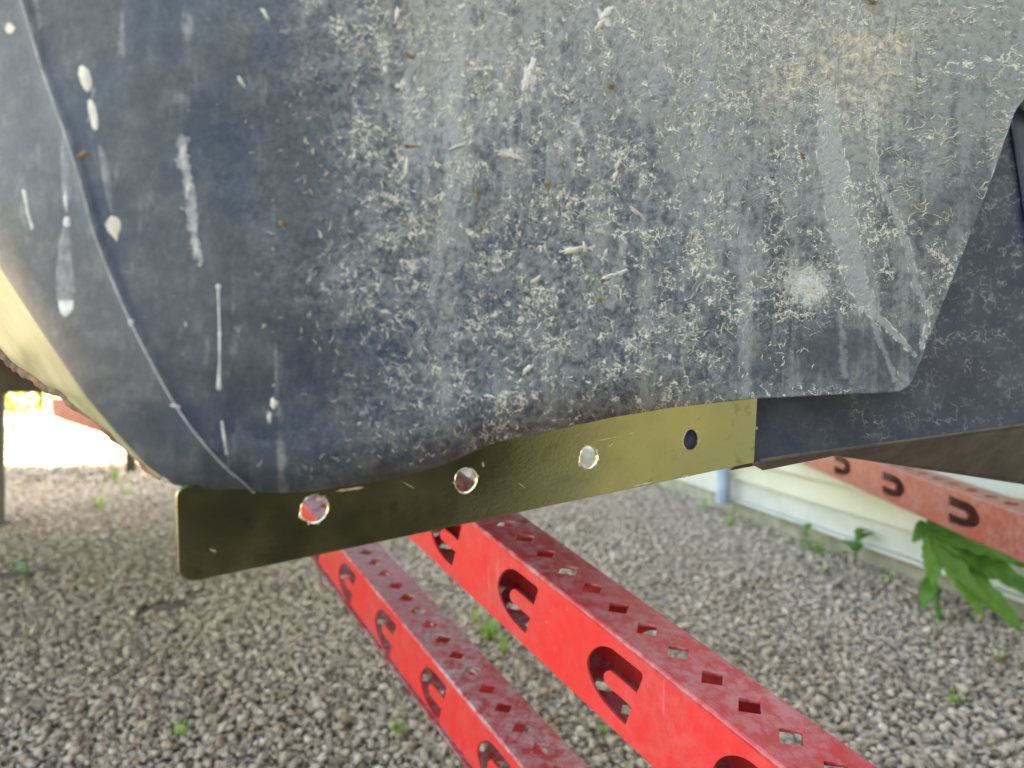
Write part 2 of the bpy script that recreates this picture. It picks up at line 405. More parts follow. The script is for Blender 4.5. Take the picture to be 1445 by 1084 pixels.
M_soil = mat_simple('brown_soil', (.10, .072, .05), (.19, .14, .10), 40, .95, .9, .006)
for c_, rx, ry in bare_spots[:2]:
    bm = bmesh.new(); ctr = bm.verts.new((c_.x, c_.y, .016)); prev = []
    for f_, zz in ((.5, .014), (1.0, .002)):
        row = []
        for k in range(40):
            th = 2 * math.pi * k / 40; rr = f_ * (.85 + .5 * mnoise.noise(Vector((math.cos(th) * 2, math.sin(th) * 2, c_.x))))
            row.append(bm.verts.new((c_.x + rx * rr * math.cos(th), c_.y + ry * 1.3 * rr * math.sin(th), zz)))
        prev.append(row)
    for k in range(40):
        bm.faces.new((ctr, prev[0][k], prev[0][(k + 1) % 40])); bm.faces.new((prev[0][k], prev[1][k], prev[1][(k + 1) % 40], prev[0][(k + 1) % 40]))
    tag(bmobj('soil', bm, M_soil, None, True), kind='structure')

# ------------------------------------------------------------ building on the right
WA = gnd(1302, 830); WB = gnd(1000, 714)
wd = (WB - WA); wd.z = 0; wd.normalize()                 # away from the camera along the wall
wn = Vector((-wd.y, wd.x, 0)); wn = wn if wn.x < 0 else -wn
def WM(o=Vector((0, 0, 0))): return frame(WA + o, wd, -wn, Vector((0, 0, 1)))   # x along, y into the wall, z up
bld = empty('outbuilding', WA, 'low outbuilding with cream lap siding over a white skirt board and grey footing', 'building')
W0, W1, W2 = -4.0, 1.09, 3.4
bm = bmesh.new(); box(bm, (W0, .0, -.05), (4.4, .2, .075), WM(), .004); bmobj('foundation', bm, M_conc, bld)
bm = bmesh.new()
pr = [(-.010, .046), (-.016, .050), (-.016, .150), (-.004, .160)]
box(bm, (W0, -.012, .090), (W1, .03, .185), WM(), .003); box(bm, (W0, -.034, .078), (W1, .03, .089), WM(), .002)
bmobj('skirt_board', bm, M_flash, bld)
z = .187; k = 0
board_me = None
while z < 3.3:
    # bevelled lap board: thick at the bottom, thin at top, broken into a few lengths
    if board_me is None:
        Lb = W1 - W0; vs = [(0, -.038, 0), (0, .02, 0), (0, .02, .088), (0, -.008, .088)]
        V = vs + [(Lb, b, c) for _, b, c in vs]
        board_me = mesh('siding_board', V, [(0, 1, 2, 3), (7, 6, 5, 4), (0, 4, 5, 1), (1, 5, 6, 2), (2, 6, 7, 3), (3, 7, 4, 0)])
    o = link('siding_board', board_me, M_side if k == 0 else None, None)
    o.parent = bld; o.matrix_basis = Matrix.Translation(bld.location).inverted() @ WM() @ Matrix.Translation((W0, 0, z)); z += .090; k += 1
bm = bmesh.new(); box(bm, (W0, .021, .0), (W2 - .001, 3.6, 3.42), WM()); bmobj('wall', bm, M_side, bld)
bm = bmesh.new(); box(bm, (W0 - .3, -.35, 3.43), (W2 + .3, 4.0, 3.60), WM(), .01); bmobj('roof', bm, M_dark, bld)
bm = bmesh.new(); box(bm, (W1 + .001, -.034, .077), (W1 + .055, .04, 3.41), WM(), .003); bmobj('corner_board', bm, M_flash, bld)
bm = bmesh.new()
pb = WM() @ Vector((W1 - .05, -.075, .07)); tube(bm, [pb, pb + Vector((0, 0, 3.1))], .032, 14); bmobj('downpipe', bm, M_pipe, bld, True)
bm = bmesh.new(); box(bm, (W1 + .056, -.012, .079), (W2, .019, 3.41), WM(), .004); bmobj('white_sheet', bm, M_flash, bld)
bm = bmesh.new(); box(bm, (W1 + .056, -.030, .24), (W2, -.0125, .27), WM(), .003); bmobj('batten', bm, M_side, bld)

# ------------------------------------------------------------ curved guard (the big dirty shell)
A_, B_, X0_, Y0_ = .1968, .1146, -.2672, .42
def plane_Y(px):
    r = (px - CX) / F
    return Y0_ * (1 + B_ * (r - X0_) / (A_ - B_ * r))
OUT = np.array([(-420, -160), (-150, 140), (-60, 280), (0, 378), (60, 470), (120, 558), (165, 612), (205, 655), (245, 684), (290, 693), (330, 691), (352, 690), (370, 696), (400, 696), (440, 693), (500, 685),
    (560, 674), (620, 659), (700, 624), (740, 615), (800, 603), (870, 588), (950, 575), (1060, 563), (1120, 560), (1180, 557), (1240, 555), (1268, 553), (1280, 547), (1288, 537),
    (1303, 500), (1330, 430), (1364, 345), (1400, 250), (1424, 180), (1432, 158), (1446, 138), (1480, 120), (1560, 90), (1800, 40)], float)
SEAM = np.array([(-40, -200), (30, 0), (58, 95), (92, 190), (112, 250), (132, 330), (160, 400), (185, 457), (215, 515), (245, 570), (285, 625), (330, 672), (352, 690), (372, 696)], float)
def smooth01(x): x = np.clip(x, 0, 1); return x * x * (3 - 2 * x)
def bottom(px): return np.interp(px, OUT[:, 0], OUT[:, 1])
def gY(px, py):
    px = np.asarray(px, float); py = np.asarray(py, float)
    Y = plane_Y(px) * .915
    Y = Y + .030 * np.clip((520 - px) / 520, 0, 2) ** 2
    sx = np.interp(py, SEAM[:, 1], SEAM[:, 0]); d = np.clip(sx - px, 0, 400)
    Y = Y + .026 * (d / 120) ** 1.4 * (1 / (1 + d / 300))
    Y = Y - .0016 * np.exp(-((px - sx - 3) / 10) ** 2)                       # slight ridge along the crease
    b = bottom(px); e = (b - py)
    wgt = smooth01((1060 - px) / 160) 
    q = np.clip(1 - e / (70 + 0 * e), 0, 1)
    Y = Y + wgt * .030 * (1 - np.sqrt(1 - (q * .97) ** 2))
    Y = Y + .0010 * np.sin(px / 97 + py / 61) + .0008 * np.sin(px / 41 - py / 83 + 1) + .002 * np.sin(px / 310 + 2) * np.cos(py / 260)
    # dent edge near right margin turning back
    redge = np.interp(py, OUT[28:36, 1][::-1], OUT[28:36, 0][::-1]); d2 = np.clip(1 - (redge - px) / 16, 0, 1)
    Y = Y - .002 * d2 ** 2 * (py > 150)
    return Y
guard = empty('curved_guard', at(400, 690, .42), 'large dark blue-grey curved metal guard caked with pale dried mud, filling the upper view', 'guard')
pxs = np.concatenate([np.arange(-420, 0, 8), np.arange(0, 1440, 1.7), np.arange(1440, 1800, 8)])
nr = 430; tt = np.linspace(0, 1, nr)
top = -330
gp = np.repeat(pxs[:, None], nr, 1)
bb = bottom(pxs)[:, None]
gq = top + (bb - top) * tt[None, :]
YY = gY(gp, gq)
VX = (gp - CX) / F * YY; VZ = H - (gq - HZ) / F * YY
V = np.stack([VX, YY, VZ], -1).reshape(-1, 3); nc = len(pxs)
# back shell (thickness 3 mm) with edge
Vb = V + np.array([-.0008, .003, 0.0005])
idx = np.arange(nc * nr).reshape(nc, nr)
q1 = np.stack([idx[:-1, :-1], idx[:-1, 1:], idx[1:, 1:], idx[1:, :-1]], -1).reshape(-1, 4)
# rim: front bottom row to back bottom row
coarse = idx[::1, -1]
Vall = np.concatenate([V, Vb.reshape(nc, nr, 3)[:, -1, :], Vb.reshape(nc, nr, 3)[:, 0, :]])
rb = np.arange(nc) + nc * nr; rt = rb + nc
q2 = np.stack([coarse[:-1], rb[:-1], rb[1:], coarse[1:]], -1)
q3 = np.stack([rb[:-1], rt[:-1], rt[1:], rb[1:]], -1)
Q = np.concatenate([q1, q2, q3])
me = bpy.data.meshes.new('shell'); me.vertices.add(len(Vall)); me.vertices.foreach_set('co', Vall.ravel())
me.loops.add(len(Q) * 4); me.loops.foreach_set('vertex_index', Q.ravel().astype('i'))
me.polygons.add(len(Q)); me.polygons.foreach_set('loop_start', np.arange(0, len(Q) * 4, 4, dtype='i')); me.polygons.foreach_set('loop_total', np.full(len(Q), 4, 'i'))
me.update(); me.validate()
UVv = np.stack([gp / 1445, gq / 1445], -1).reshape(-1, 2); UVv = np.concatenate([UVv, UVv.reshape(nc, nr, 2)[:, -1], UVv.reshape(nc, nr, 2)[:, 0]])
uvl = me.uv_layers.new(name='UVMap'); li = np.empty(len(me.loops), 'i'); me.loops.foreach_get('vertex_index', li)
uvl.data.foreach_set('uv', UVv[li].ravel().astype('f'))
def blob(px, py, cx, cy, rx, ry, ang=0, p=2):
    c, s = math.cos(R(ang)), math.sin(R(ang)); dx, dy = px - cx, py - cy
    u = (dx * c + dy * s) / rx; v = (-dx * s + dy * c) / ry
    return np.exp(-(np.abs(u) ** p + np.abs(v) ** p))
def vn(px, py, s, seed=0):   # cheap smooth value noise
    r2 = np.random.default_rng(seed); T = r2.uniform(0, 1, (64, 64))
    x = px / s + 1000; y = py / s + 1000; xi = np.floor(x).astype(int); yi = np.floor(y).astype(int); fx = x - xi; fy = y - yi
    fx = fx * fx * (3 - 2 * fx); fy = fy * fy * (3 - 2 * fy)
    g = lambda a, b: T[a % 64, b % 64]
    return (g(xi, yi) * (1 - fx) + g(xi + 1, yi) * fx) * (1 - fy) + (g(xi, yi + 1) * (1 - fx) + g(xi + 1, yi + 1) * fx) * fy
px, py = gp, gq
dens = .14 + .73 * smooth01((px - 240) / 460) * (1 - .45 * smooth01((px - 1180) / 160))
dens *= 1 - .45 * smooth01((py - 430) / 200) * smooth01((900 - px) / 300)
dens *= .55 + .8 * vn(px, py * .7, 70, 1)
dens += .25 * blob(px, py, 780, 400, 130, 190) + .3 * blob(px, py, 640, 150, 90, 200) + .3 * blob(px, py, 960, 250, 70, 200)
dens -= .35 * blob(px, py, 1210, 480, 70, 60) + .3 * blob(px, py, 1150, 520, 130, 45) + .25 * blob(px, py, 900, 60, 30, 90)
seamx = np.interp(py, SEAM[:, 1], SEAM[:, 0])
film = .10 + .30 * smooth01((px - 420) / 500) + .16 * vn(px, py * .25, 40, 5) - .1 * smooth01((py - 300) / 300)
wob = (vn(px, py, 60, 8) - .5) * 26
film += .55 * blob(px + wob, py, 632, 60, 42, 260) + .28 * blob(px + wob, py, 625, 420, 34, 230)
film += .75 * blob(px + wob, py, 1172, 210, 24, 80) + .85 * blob(px + wob * .5 - (py - 300) * .12, py, 1192, 340, 28, 110, 0, 3) + .4 * blob(px + wob, py, 1225, 370, 14, 130, -8)
film += .35 * blob(px + wob, py, 985, 150, 70, 260) + .25 * blob(px + wob, py, 1050, 420, 14, 170) + .3 * blob(px, py, 60, 380, 20, 70) 
film += .42 * smooth01((420 - py) / 480) * smooth01((px - 380) / 300)
film += .34 * smooth01((px - 1180) / 220) * smooth01((480 - py) / 500) + .25 * smooth01((py - 480) / 90) * smooth01((px - 850) / 150)
film += .15 * blob(px, py, 150, 560, 26, 120, -42); film *= 1 - .6 * smooth01((seamx - px) / 60)
mud = np.zeros_like(px)
for (cx, cy, rx, ry, an, am) in [(1140, 405, 46, 40, 0, .95), (258, 222, 13, 30, -8, .7), (266, 270, 7, 40, -8, .65), (275, 340, 9, 36, 5, .65), (128, 150, 6, 40, -10, .6), (150, 240, 8, 34, -12, .45),
        (747, 108, 7, 24, 18, 1.1), (853, 26, 7, 22, 36, 1.1), (805, 353, 13, 7, -15, 1), (720, 214, 26, 12, 5, .7), (775, 215, 40, 10, 10, .5), (820, 185, 9, 34, 22, .7), (880, 365, 6, 46, 15, .6),
        (575, 150, 10, 60, 5, .55), (600, 60, 6, 40, 0, .5), (530, 300, 30, 20, 0, .35), (560, 340, 25, 20, 0, .4), (380, 590, 6, 12, 0, .8), (335, 470, 12, 26, 0, .45), (445, 490, 12, 14, 0, .4),
        (660, 250, 30, 25, 0, .3)]:
    mud = np.maximum(mud, am * blob(px, py, cx, cy, rx, ry, -an))
run = np.zeros_like(px); rim = np.zeros_like(px)
wx = (vn(px, py, 14, 41) - .5) * 5 + (vn(px, py, 5, 42) - .5) * 3
RUNS = [(.9, [(1168, 130, 12), (1170, 200, 18), (1182, 260, 22), (1192, 330, 20), (1205, 390, 16), (1222, 425, 15), (1240, 450, 7), (1262, 470, 5), (1290, 500, 3)]),
        (.8, [(1228, 130, 6), (1232, 220, 6), (1240, 270, 5)]), (.85, [(1240, 250, 5), (1262, 300, 6), (1280, 350, 6), (1290, 395, 5), (1312, 440, 4)]), (.95, [(1312, 440, 4), (1308, 465, 3), (1302, 492, 3)]),
        (.6, [(1205, 330, 8), (1216, 400, 6), (1232, 440, 5)]), (.6, [(1232, 450, 4), (1245, 490, 4), (1262, 535, 4)]), (.5, [(1185, 440, 4), (1190, 500, 5), (1192, 530, 6)]), (.45, [(1050, 330, 6), (1055, 420, 8), (1050, 520, 6)]),
        (.6, [(880, 345, 5), (872, 380, 8), (862, 430, 7)]), (.6, [(824, 150, 4), (812, 180, 7), (795, 215, 5)]), (.5, [(655, 0, 14), (640, 120, 15), (640, 260, 13), (622, 330, 10), (610, 420, 8)]), (.45, [(1000, 60, 14), (985, 180, 12), (1010, 260, 9)]),
        (.5, [(575, 120, 8), (578, 200, 6), (570, 270, 5)]), (.45, [(540, 60, 7), (548, 170, 5)]), (.4, [(930, 40, 12), (925, 130, 8)]), (.7, [(258, 200, 8), (262, 230, 5), (272, 290, 7), (276, 350, 6), (282, 372, 3)])]
for amp, pl in RUNS:
    dm_ = np.full(px.shape, 1e9); 
    for (x0, y0, w0), (x1, y1, w1) in zip(pl, pl[1:]):
        dx, dy = x1 - x0, y1 - y0; t = np.clip(((px - x0) * dx + (py - y0) * dy) / (dx * dx + dy * dy), 0, 1)
        dd_ = np.hypot(px + wx - x0 - t * dx, py - y0 - t * dy) - (w0 + (w1 - w0) * t); dm_ = np.minimum(dm_, dd_)
    run = np.maximum(run, amp * np.clip(-dm_ / 4 + .3, 0, 1)); rim = np.maximum(rim, amp * np.exp(-(dm_ / 1.6) ** 2))
hor = smooth01((px - 1195) / 130) * smooth01((360 - py) / 240)
warm = .85 * blob(px + wob, py, 1240, 80, 55, 48) + .7 * blob(px, py, 1130, 100, 70, 36, -12) + .6 * blob(px + wob, py, 1215, 150, 40, 45) + .35 * blob(px, py, 990, 0, 90, 60) + .45 * blob(px, py, 1200, 20, 160, 50) + .18 * blob(px, py, 650, 0, 220, 120) + .3 * blob(px, py, 1100, 150, 20, 50, 20)
for nm_, ar in (('dens', dens), ('film', film), ('mud', mud), ('warm', warm), ('run', run), ('rim', rim), ('hor', hor)):
    ar = np.clip(ar, 0, 1.3).reshape(-1); ar = np.concatenate([ar, ar.reshape(nc, nr)[:, -1], ar.reshape(nc, nr)[:, 0]])
    a = me.attributes.new(nm_, 'FLOAT', 'POINT'); a.data.foreach_set('value', ar.astype('f'))
shell = link('shell', me, M_guard, guard, True)
def on_guard(px, py, off=0.0):
    Y = float(gY(px, py)); p = at(px, py, Y)
    a = at(px + 3, py, float(gY(px + 3, py))) - p; b = at(px, py + 3, float(gY(px, py + 3))) - p
    n = b.cross(a).normalized()
    if n.y > 0: n = -n
    return p + n * off, n
def drape(bm, pts, wid, hgt, close=True):
    """raised strip draped on the guard: pts [(px,py)], half widths px, height m"""
    rings = []
    for i, (x, y) in enumerate(pts):
        x0, y0 = pts[max(i - 1, 0)]; x1, y1 = pts[min(i + 1, len(pts) - 1)]
        dx, dy = x1 - x0, y1 - y0; l = math.hypot(dx, dy) or 1; nx, ny = -dy / l, dx / l
        wv = wid[i]; row = []
        for s, hh in ((-1, -.0001), (-.55, .75), (.0, 1), (.55, .75), (1, -.0001)):
            p, _ = on_guard(x + nx * s * wv, y + ny * s * wv, hgt * hh if hh > 0 else hh); row.append(bm.verts.new(p))
        rings.append(row)
    for a, b in zip(rings, rings[1:]):
        for k in range(4): bm.faces.new((a[k], a[k + 1], b[k + 1], b[k]))
def dense(pts, step=4):
    out = []
    for (a, b) in zip(pts, pts[1:]):
        n = max(1, int(math.hypot(b[0] - a[0], b[1] - a[1]) / step))
        out += [(a[0] + (b[0] - a[0]) * k / n, a[1] + (b[1] - a[1]) * k / n) for k in range(n)]
    return out + [pts[-1]]
# crease seam
sp = []
for t in np.linspace(0, 1, 220):
    y = -190 + 886 * t
    x = float(np.interp(y, SEAM[:, 1], SEAM[:, 0])); sp.append((x + .8 * math.sin(y / 9), y))
k = np.array(sp); k[:, 0] = np.convolve(np.pad(k[:, 0], 6, 'edge'), np.ones(13) / 13, 'valid')
bm = bmesh.new(); drape(bm, [tuple(q) for q in k], [.95 + .3 * math.sin(i * .7) * random.random() for i in range(len(k))], .0008)
bmobj('seam', bm, M_mudgrey, guard, True)
# run-off drips on the left part
def drip(prof, name='mud_drip', h=.0004, mat=M_mudgrey):
    pts = [(p[0], p[1]) for p in prof]; d = dense(pts, 2.5); ys = np.cumsum([0] + [math.hypot(b[0] - a[0], b[1] - a[1]) for a, b in zip(pts, pts[1:])])
    yd = np.cumsum([0] + [math.hypot(b[0] - a[0], b[1] - a[1]) for a, b in zip(d, d[1:])])
    wd_ = np.interp(yd, ys, [p[2] for p in prof]) * (1 + np.convolve(rng.uniform(-.3, .3, len(d) + 8), np.ones(9) / 9, 'valid'))
    bm = bmesh.new(); drape(bm, d, list(wd_), h); bmobj(name, bm, mat, guard, True)
drip([(95, 306, 3), (94, 314, 6), (94, 320, 4)])
drip([(93, 322, 5), (91, 345, 10), (91, 380, 13), (93, 412, 14.5), (93, 424, 14)], mat=mat_simple('grey_drip_film', (.09, .10, .12), (.19, .20, .22), 160, .8, .3, .0003))
drip([(93, 422, 13.5), (93, 434, 12), (92, 442, 8), (92, 447, 2)])
drip([(93, 182, 5), (93, 210, 8), (93, 232, 9), (94, 258, 8), (95, 285, 5), (95, 298, 2)], mat=bpy.data.materials['grey_drip_film'])
drip([(94, 262, 5), (94, 280, 5.5), (95, 299, 1.5)])
drip([(115, 94, 4), (118, 102, 9), (121, 112, 9), (124, 124, 6), (125, 130, 2)], mat=M_mud, h=.0007)
drip([(127, 141, 3), (129, 150, 6), (132, 165, 6), (134, 178, 5), (135, 184, 2)], mat=M_mud)
drip([(140, 205, 3), (146, 225, 6), (150, 250, 7), (155, 280, 5), (158, 300, 2)], mat=bpy.data.materials['grey_drip_film'])
drip([(152, 311, 8), (160, 316, 12), (161, 324, 10), (163, 333, 4), (165, 340, 1)], mat=M_mud)
drip([(307, 401, 2), (308, 404, 4.2), (308, 409, 2), (309, 440, 1.6), (310, 468, 1.6), (310, 471, 3), (310, 475, 2), (310, 510, 2.2), (309, 535, 3), (309, 548, 4), (309, 551, 1)])
drip([(313, 594, 2), (316, 615, 3), (319, 635, 2), (320, 641, 3)])
drip([(33, 268, 2.5), (35, 276, 3), (39, 300, 2.2), (45, 320, 2.6), (45, 324, 1)])
drip([(12, 33, 3), (14, 40, 8), (13, 47, 4)], mat=M_mud)
drip([(181, 453, 3), (186, 453, 5), (184, 460, 1.5)], h=.0002)
drip([(240, 572, 1), (246, 572, 3), (254, 575, 1.5)], h=.0003)
# thicker dried clods
def clod(cx, cy, L_, W_, ang, mat=M_mud, h=.0009):
    bm = bmesh.new(); a0 = R(ang); ca, sa = math.cos(a0), math.sin(a0); sd = random.uniform(0, 99)
    nl = max(1, int(L_ / 16)); K = 26
    for j in range(nl):
        t0 = ((j + .5) / nl - .5) * L_ if nl > 1 else 0; hl = L_ / nl * .58; hw_ = W_ * random.uniform(.35, .75); ox = random.gauss(0, .18) * W_
        rings = []
        for f_, hh in ((1.0, -.0001), (.78, h * .6), (.4, h)):
            row = []
            for k in range(K):
                th = 2 * math.pi * k / K; rr = f_ * (.95 + .75 * mnoise.noise(Vector((math.cos(th) * 1.7 + sd + j * 7, math.sin(th) * 1.7, f_ * .6))) + .18 * mnoise.noise(Vector((math.cos(th) * 5, math.sin(th) * 5 + sd, 3))))
                u = t0 + math.cos(th) * hl * rr; v = ox + math.sin(th) * hw_ * rr * 1.4
                row.append(bm.verts.new(on_guard(cx + u * ca - v * sa, cy + u * sa + v * ca, hh * (random.uniform(.6, 1.2) if hh > 0 else 1))[0]))
            rings.append(row)
        for A, B in zip(rings, rings[1:]):
            for k in range(K): bm.faces.new((A[k], A[(k + 1) % K], B[(k + 1) % K], B[k]))
        bm.faces.new(rings[-1])
    bmobj('mud_clod', bm, mat, guard, True)
for c in [(747, 105, 46, 7, 108), (852, 26, 40, 7.5, 130), (806, 352, 30, 7, -12), (712, 216, 26, 7, 20), (733, 224, 20, 5, 30), (862, 122, 10, 6, 30, M_crumb), (775, 262, 13, 6, 100, M_crumb), (845, 422, 10, 5, 60, M_crumb), (672, 275, 20, 5, 80, M_crumb),
          (1134, 220, 12, 6, 70, M_crumb), (115, 220, 22, 7, -15, M_crumb), (399, 315, 10, 5, 60, M_crumb), (577, 206, 20, 2.5, 5, M_crumb), (578, 80, 12, 4, 30, M_crumb), (865, 388, 40, 3.5, -20), (760, 100, 10, 4, 45), (870, 240, 34, 4, 110),
          (825, 350, 14, 4, 80), (648, 205, 30, 3, -20), (575, 235, 26, 4, 95), (1140, 404, 20, 7, 20), (900, 300, 26, 3, 40), (756, 395, 20, 5, -30), (690, 560, 16, 3, 10), (745, 520, 16, 5, -50), (340, 115, 14, 5, 60), (385, 570, 14, 5, 80), (560, 20, 22, 4, 100), (376, 20, 24, 5, 55)]:
    clod(*c)
# small flecks of dried mud in vertical runs, too many to count
FK = bmesh.new()
for i in range(130):
    colx = random.choice([575, 540, 600, 640, 720, 760, 700, 800, 840, 880, 930, 960, 1000, 1050, 268, 380]); x = random.gauss(colx, 14); y = random.uniform(-30, 640) if random.random() < .4 else random.gauss(230, 150)
    if y > float(bottom(x)) - 14 or y < -60: continue
    L_ = random.choice([2, 3, 3, 4, 5, 8]) * random.uniform(.6, 1.2); W_ = L_ * random.uniform(.25, .6); a_ = random.gauss(1.5, .9); K = 12; sd = random.uniform(0, 99); ctr = FK.verts.new(on_guard(x, y, .0006)[0]); ring = []
    for k in range(K):
        th = 2 * math.pi * k / K; rr = .75 + 1.1 * mnoise.noise(Vector((math.cos(th) * 1.8 + sd, math.sin(th) * 1.8, 0))); u = math.cos(th) * L_ * rr; v = math.sin(th) * W_ * rr
        ring.append(FK.verts.new(on_guard(x + u * math.cos(a_) - v * math.sin(a_), y + u * math.sin(a_) + v * math.cos(a_), .00005)[0]))
    for k in range(K): FK.faces.new((ctr, ring[k], ring[(k + 1) % K]))
tag(bmobj('mud_fleck', FK, M_mud, guard, True), kind='stuff')
# raised squiggles of dried crust - thousands, nobody could count them
bm_v = []; bm_f = []
def squiggle(x, y, ang, n, step, wdt, h, wig):
    a = ang; pts = [(x, y)]
    for i in range(n):
        a += random.gauss(0, wig); a += (ang - a) * .25
        pts.append((pts[-1][0] + math.cos(a) * step, pts[-1][1] + math.sin(a) * step))
    base = len(bm_v)
    for i, (qx, qy) in enumerate(pts):
        x0, y0 = pts[max(i - 1, 0)]; x1, y1 = pts[min(i + 1, n)]; dx, dy = x1 - x0, y1 - y0; l = math.hypot(dx, dy) or 1
        nx, ny = -dy / l, dx / l; wv = wdt * (.25 + math.sin(math.pi * (i + .5) / (n + 1))) * random.uniform(.6, 1.3)
        if qy > float(bottom(qx)) - 3: qy = float(bottom(qx)) - 3
        Y = float(gY(qx, qy))
        p = at(qx, qy, Y); ca = Vector((p.x, p.y, p.z - H)).normalized()
        n3 = Vector((.45, -.88, .0))
        for s, hh in ((-1, 0), (0, h), (1, 0)):
            bm_v.append(at(qx + nx * s * wv, qy + ny * s * wv, Y) + n3 * (hh + .0001))
        if i:
            b = base + 3 * i
            bm_f.extend([(b - 3, b - 2, b + 1, b), (b - 2, b - 1, b + 2, b + 1)])
densf = lambda x, y: float(.75 * smooth01((x - 250) / 350) * (.4 + .9 * vn(np.array(x), np.array(y * .7), 55, 21)))
cnt = 0
while cnt < 1500:
    x = random.uniform(120, 1430); y = random.uniform(-60, 690)
    if y > float(bottom(x)) - 8: continue
    d = densf(x, y)
    hor = smooth01((x - 1180) / 120) * smooth01((420 - y) / 200)
    if x > 1180: d = 1.5 * hor * (1.15 - .5 * y / 300) + .08
    if 1150 < x < 1320 and y > 430: d = .06
    if y > 500: d *= .6
    if x < 420: d *= .6
    cl = float(vn(np.array(x), np.array(y), 26, 77)); d *= float(smooth01((cl - .38) / .3)) * 1.5
    if random.random() > d * .9: continue
    big = random.random() < .08
    if hor > .5 and x > 1180:
        squiggle(x, y, random.gauss(0.05, .2), random.randint(4, 12), random.uniform(1.8, 2.8), random.uniform(.3, .75), .0005, .75)
    else:
        ang = random.uniform(0, 6.28) if random.random() < .6 else random.gauss(1.4, .5)
        squiggle(x, y, ang, random.randint(3, 8) + (5 if big else 0), random.uniform(1.0, 2.1), random.uniform(.22, .6) * (1.7 if big else 1), .0004, 1.05)
    cnt += 1
o = link('mud_crust', mesh('mud_crust', bm_v, bm_f), M_mud, guard, True); tag(o, kind='stuff')
# bolt head just visible at the top
p, n = on_guard(1228, -9, .002)
bm = bmesh.new(); bmesh.ops.create_cone(bm, cap_ends=True, segments=6, radius1=.0085, radius2=.0082, depth=.006, matrix=Matrix.Translation(p) @ n.to_track_quat('Z', 'Y').to_matrix().to_4x4())
bmobj('bolt_head', bm, M_brass, guard)
# return flange on the left, sloping away behind the shell edge
topE = [(-150, 140), (-60, 280), (0, 378), (60, 470), (120, 558), (165, 612), (205, 655), (236, 680)]
botE = [(-190, 330), (-90, 420), (0, 495), (40, 530), (77, 550), (103, 568), (155, 609), (183, 637), (236, 682)]
f0 = dense(topE, 6); cum = lambda P_: np.linspace(0, 1, len(P_))
tn = 90; us = np.linspace(0, 1, tn)
def par(Pn, t):
    Pn = np.array(Pn, float); s = np.linspace(0, 1, len(Pn)); return np.interp(t, s, Pn[:, 0]), np.interp(t, s, Pn[:, 1])
V = []; Fc = []; nv = 12
for i, u in enumerate(us):
    ax_, ay_ = par(topE, u); bx_, by_ = par(botE, u)
    Ya = float(gY(ax_, ay_)) + .0035; Yb = Ya + .19 * (1 - u) + .012
    pa = at(ax_, ay_, Ya); pb_ = at(bx_, by_, Yb)
    for j in range(nv):
        s = j / (nv - 1); q = pa.lerp(pb_, s); q.x -= .006 * math.sin(math.pi * s) * (1 - u); q.z += .0012 * math.sin(u * 40 + s * 5) * s
        V.append(q)
for i in range(tn - 1):
    for j in range(nv - 1):
        a = i * nv + j; Fc.append((a, a + 1, a + nv + 1, a + nv))
link('return_flange', mesh('return_flange', V, Fc), M_flange, guard, True)
bm = bmesh.new(); e = [V[i * nv + nv - 1] + Vector((0, 0, random.uniform(-.0003, .0003))) for i in range(tn - 2)]
tube(bm, e, [.0035 * (1.3 - .9 * i / tn) * random.uniform(.8, 1.25) for i in range(len(e))], 7); bmobj('flange_lip', bm, M_rust, guard, True)

# ------------------------------------------------------------ dark blue panel behind, right
def bY(px, k=1.0): return plane_Y(px) * k
panel = empty('blue_panel', at(1250, 620, bY(1250)), 'dark navy steel side panel behind the right corner of the muddy guard', 'panel')
def ruled(name, topP, botP, Yf_t, Yf_b, mat, parent, n=120, m=40, dens_f=None, smooth=True, thick=.003):
    V = []; UV = []; D = []
    for i in range(n):
        u = i / (n - 1); ax_, ay_ = par2(topP, u); bx_, by_ = par2(botP, u)
        Pa = at(ax_, ay_, Yf_t(ax_, u)); Pb = at(bx_, by_, Yf_b(bx_, u))
        for j in range(m):
            s = j / (m - 1); q = Pa.lerp(Pb, s); V.append(q)
            UV.append(((ax_ + (bx_ - ax_) * s) / 1445, (ay_ + (by_ - ay_) * s) / 1445)); D.append(dens_f(UV[-1][0] * 1445, UV[-1][1] * 1445) if dens_f else .5)
    Fc = [(i * m + j, i * m + j + 1, (i + 1) * m + j + 1, (i + 1) * m + j) for i in range(n - 1) for j in range(m - 1)]
    me = mesh(name, V, Fc); uvl = me.uv_layers.new(name='UVMap')
    li = np.empty(len(me.loops), 'i'); me.loops.foreach_get('vertex_index', li); uvl.data.foreach_set('uv', np.array(UV)[li].ravel().astype('f'))
    a = me.attributes.new('dens', 'FLOAT', 'POINT'); a.data.foreach_set('value', np.array(D, 'f'))
    o = link(name, me, mat, parent, smooth); md = o.modifiers.new('thickness', 'SOLIDIFY'); md.thickness = thick; md.offset = 0
    return o
def par2(Pn, t):
    Pn = np.array(Pn, float); s = (Pn[:, 0] - Pn[0, 0]) / (Pn[-1, 0] - Pn[0, 0]); return float(np.interp(t, s, Pn[:, 0])), float(np.interp(t, s, Pn[:, 1]))
def pd(x, y):
    d = .25 + .5 * float(vn(np.array(x), np.array(y), 30, 33))
    d *= 2.0 if y < 485 else 1.3
    return d * float(smooth01((x - 1110) / 160)) + .12
o = ruled('sheet', [(846, 470), (1700, 30)], [(868, 692), (1068, 650.5), (1130, 641), (1300, 619), (1445, 599), (1700, 562)],
      lambda x, u: bY(x, 1.012), lambda x, u: bY(x, 1.012), M_panel, panel, 240, 120, pd)
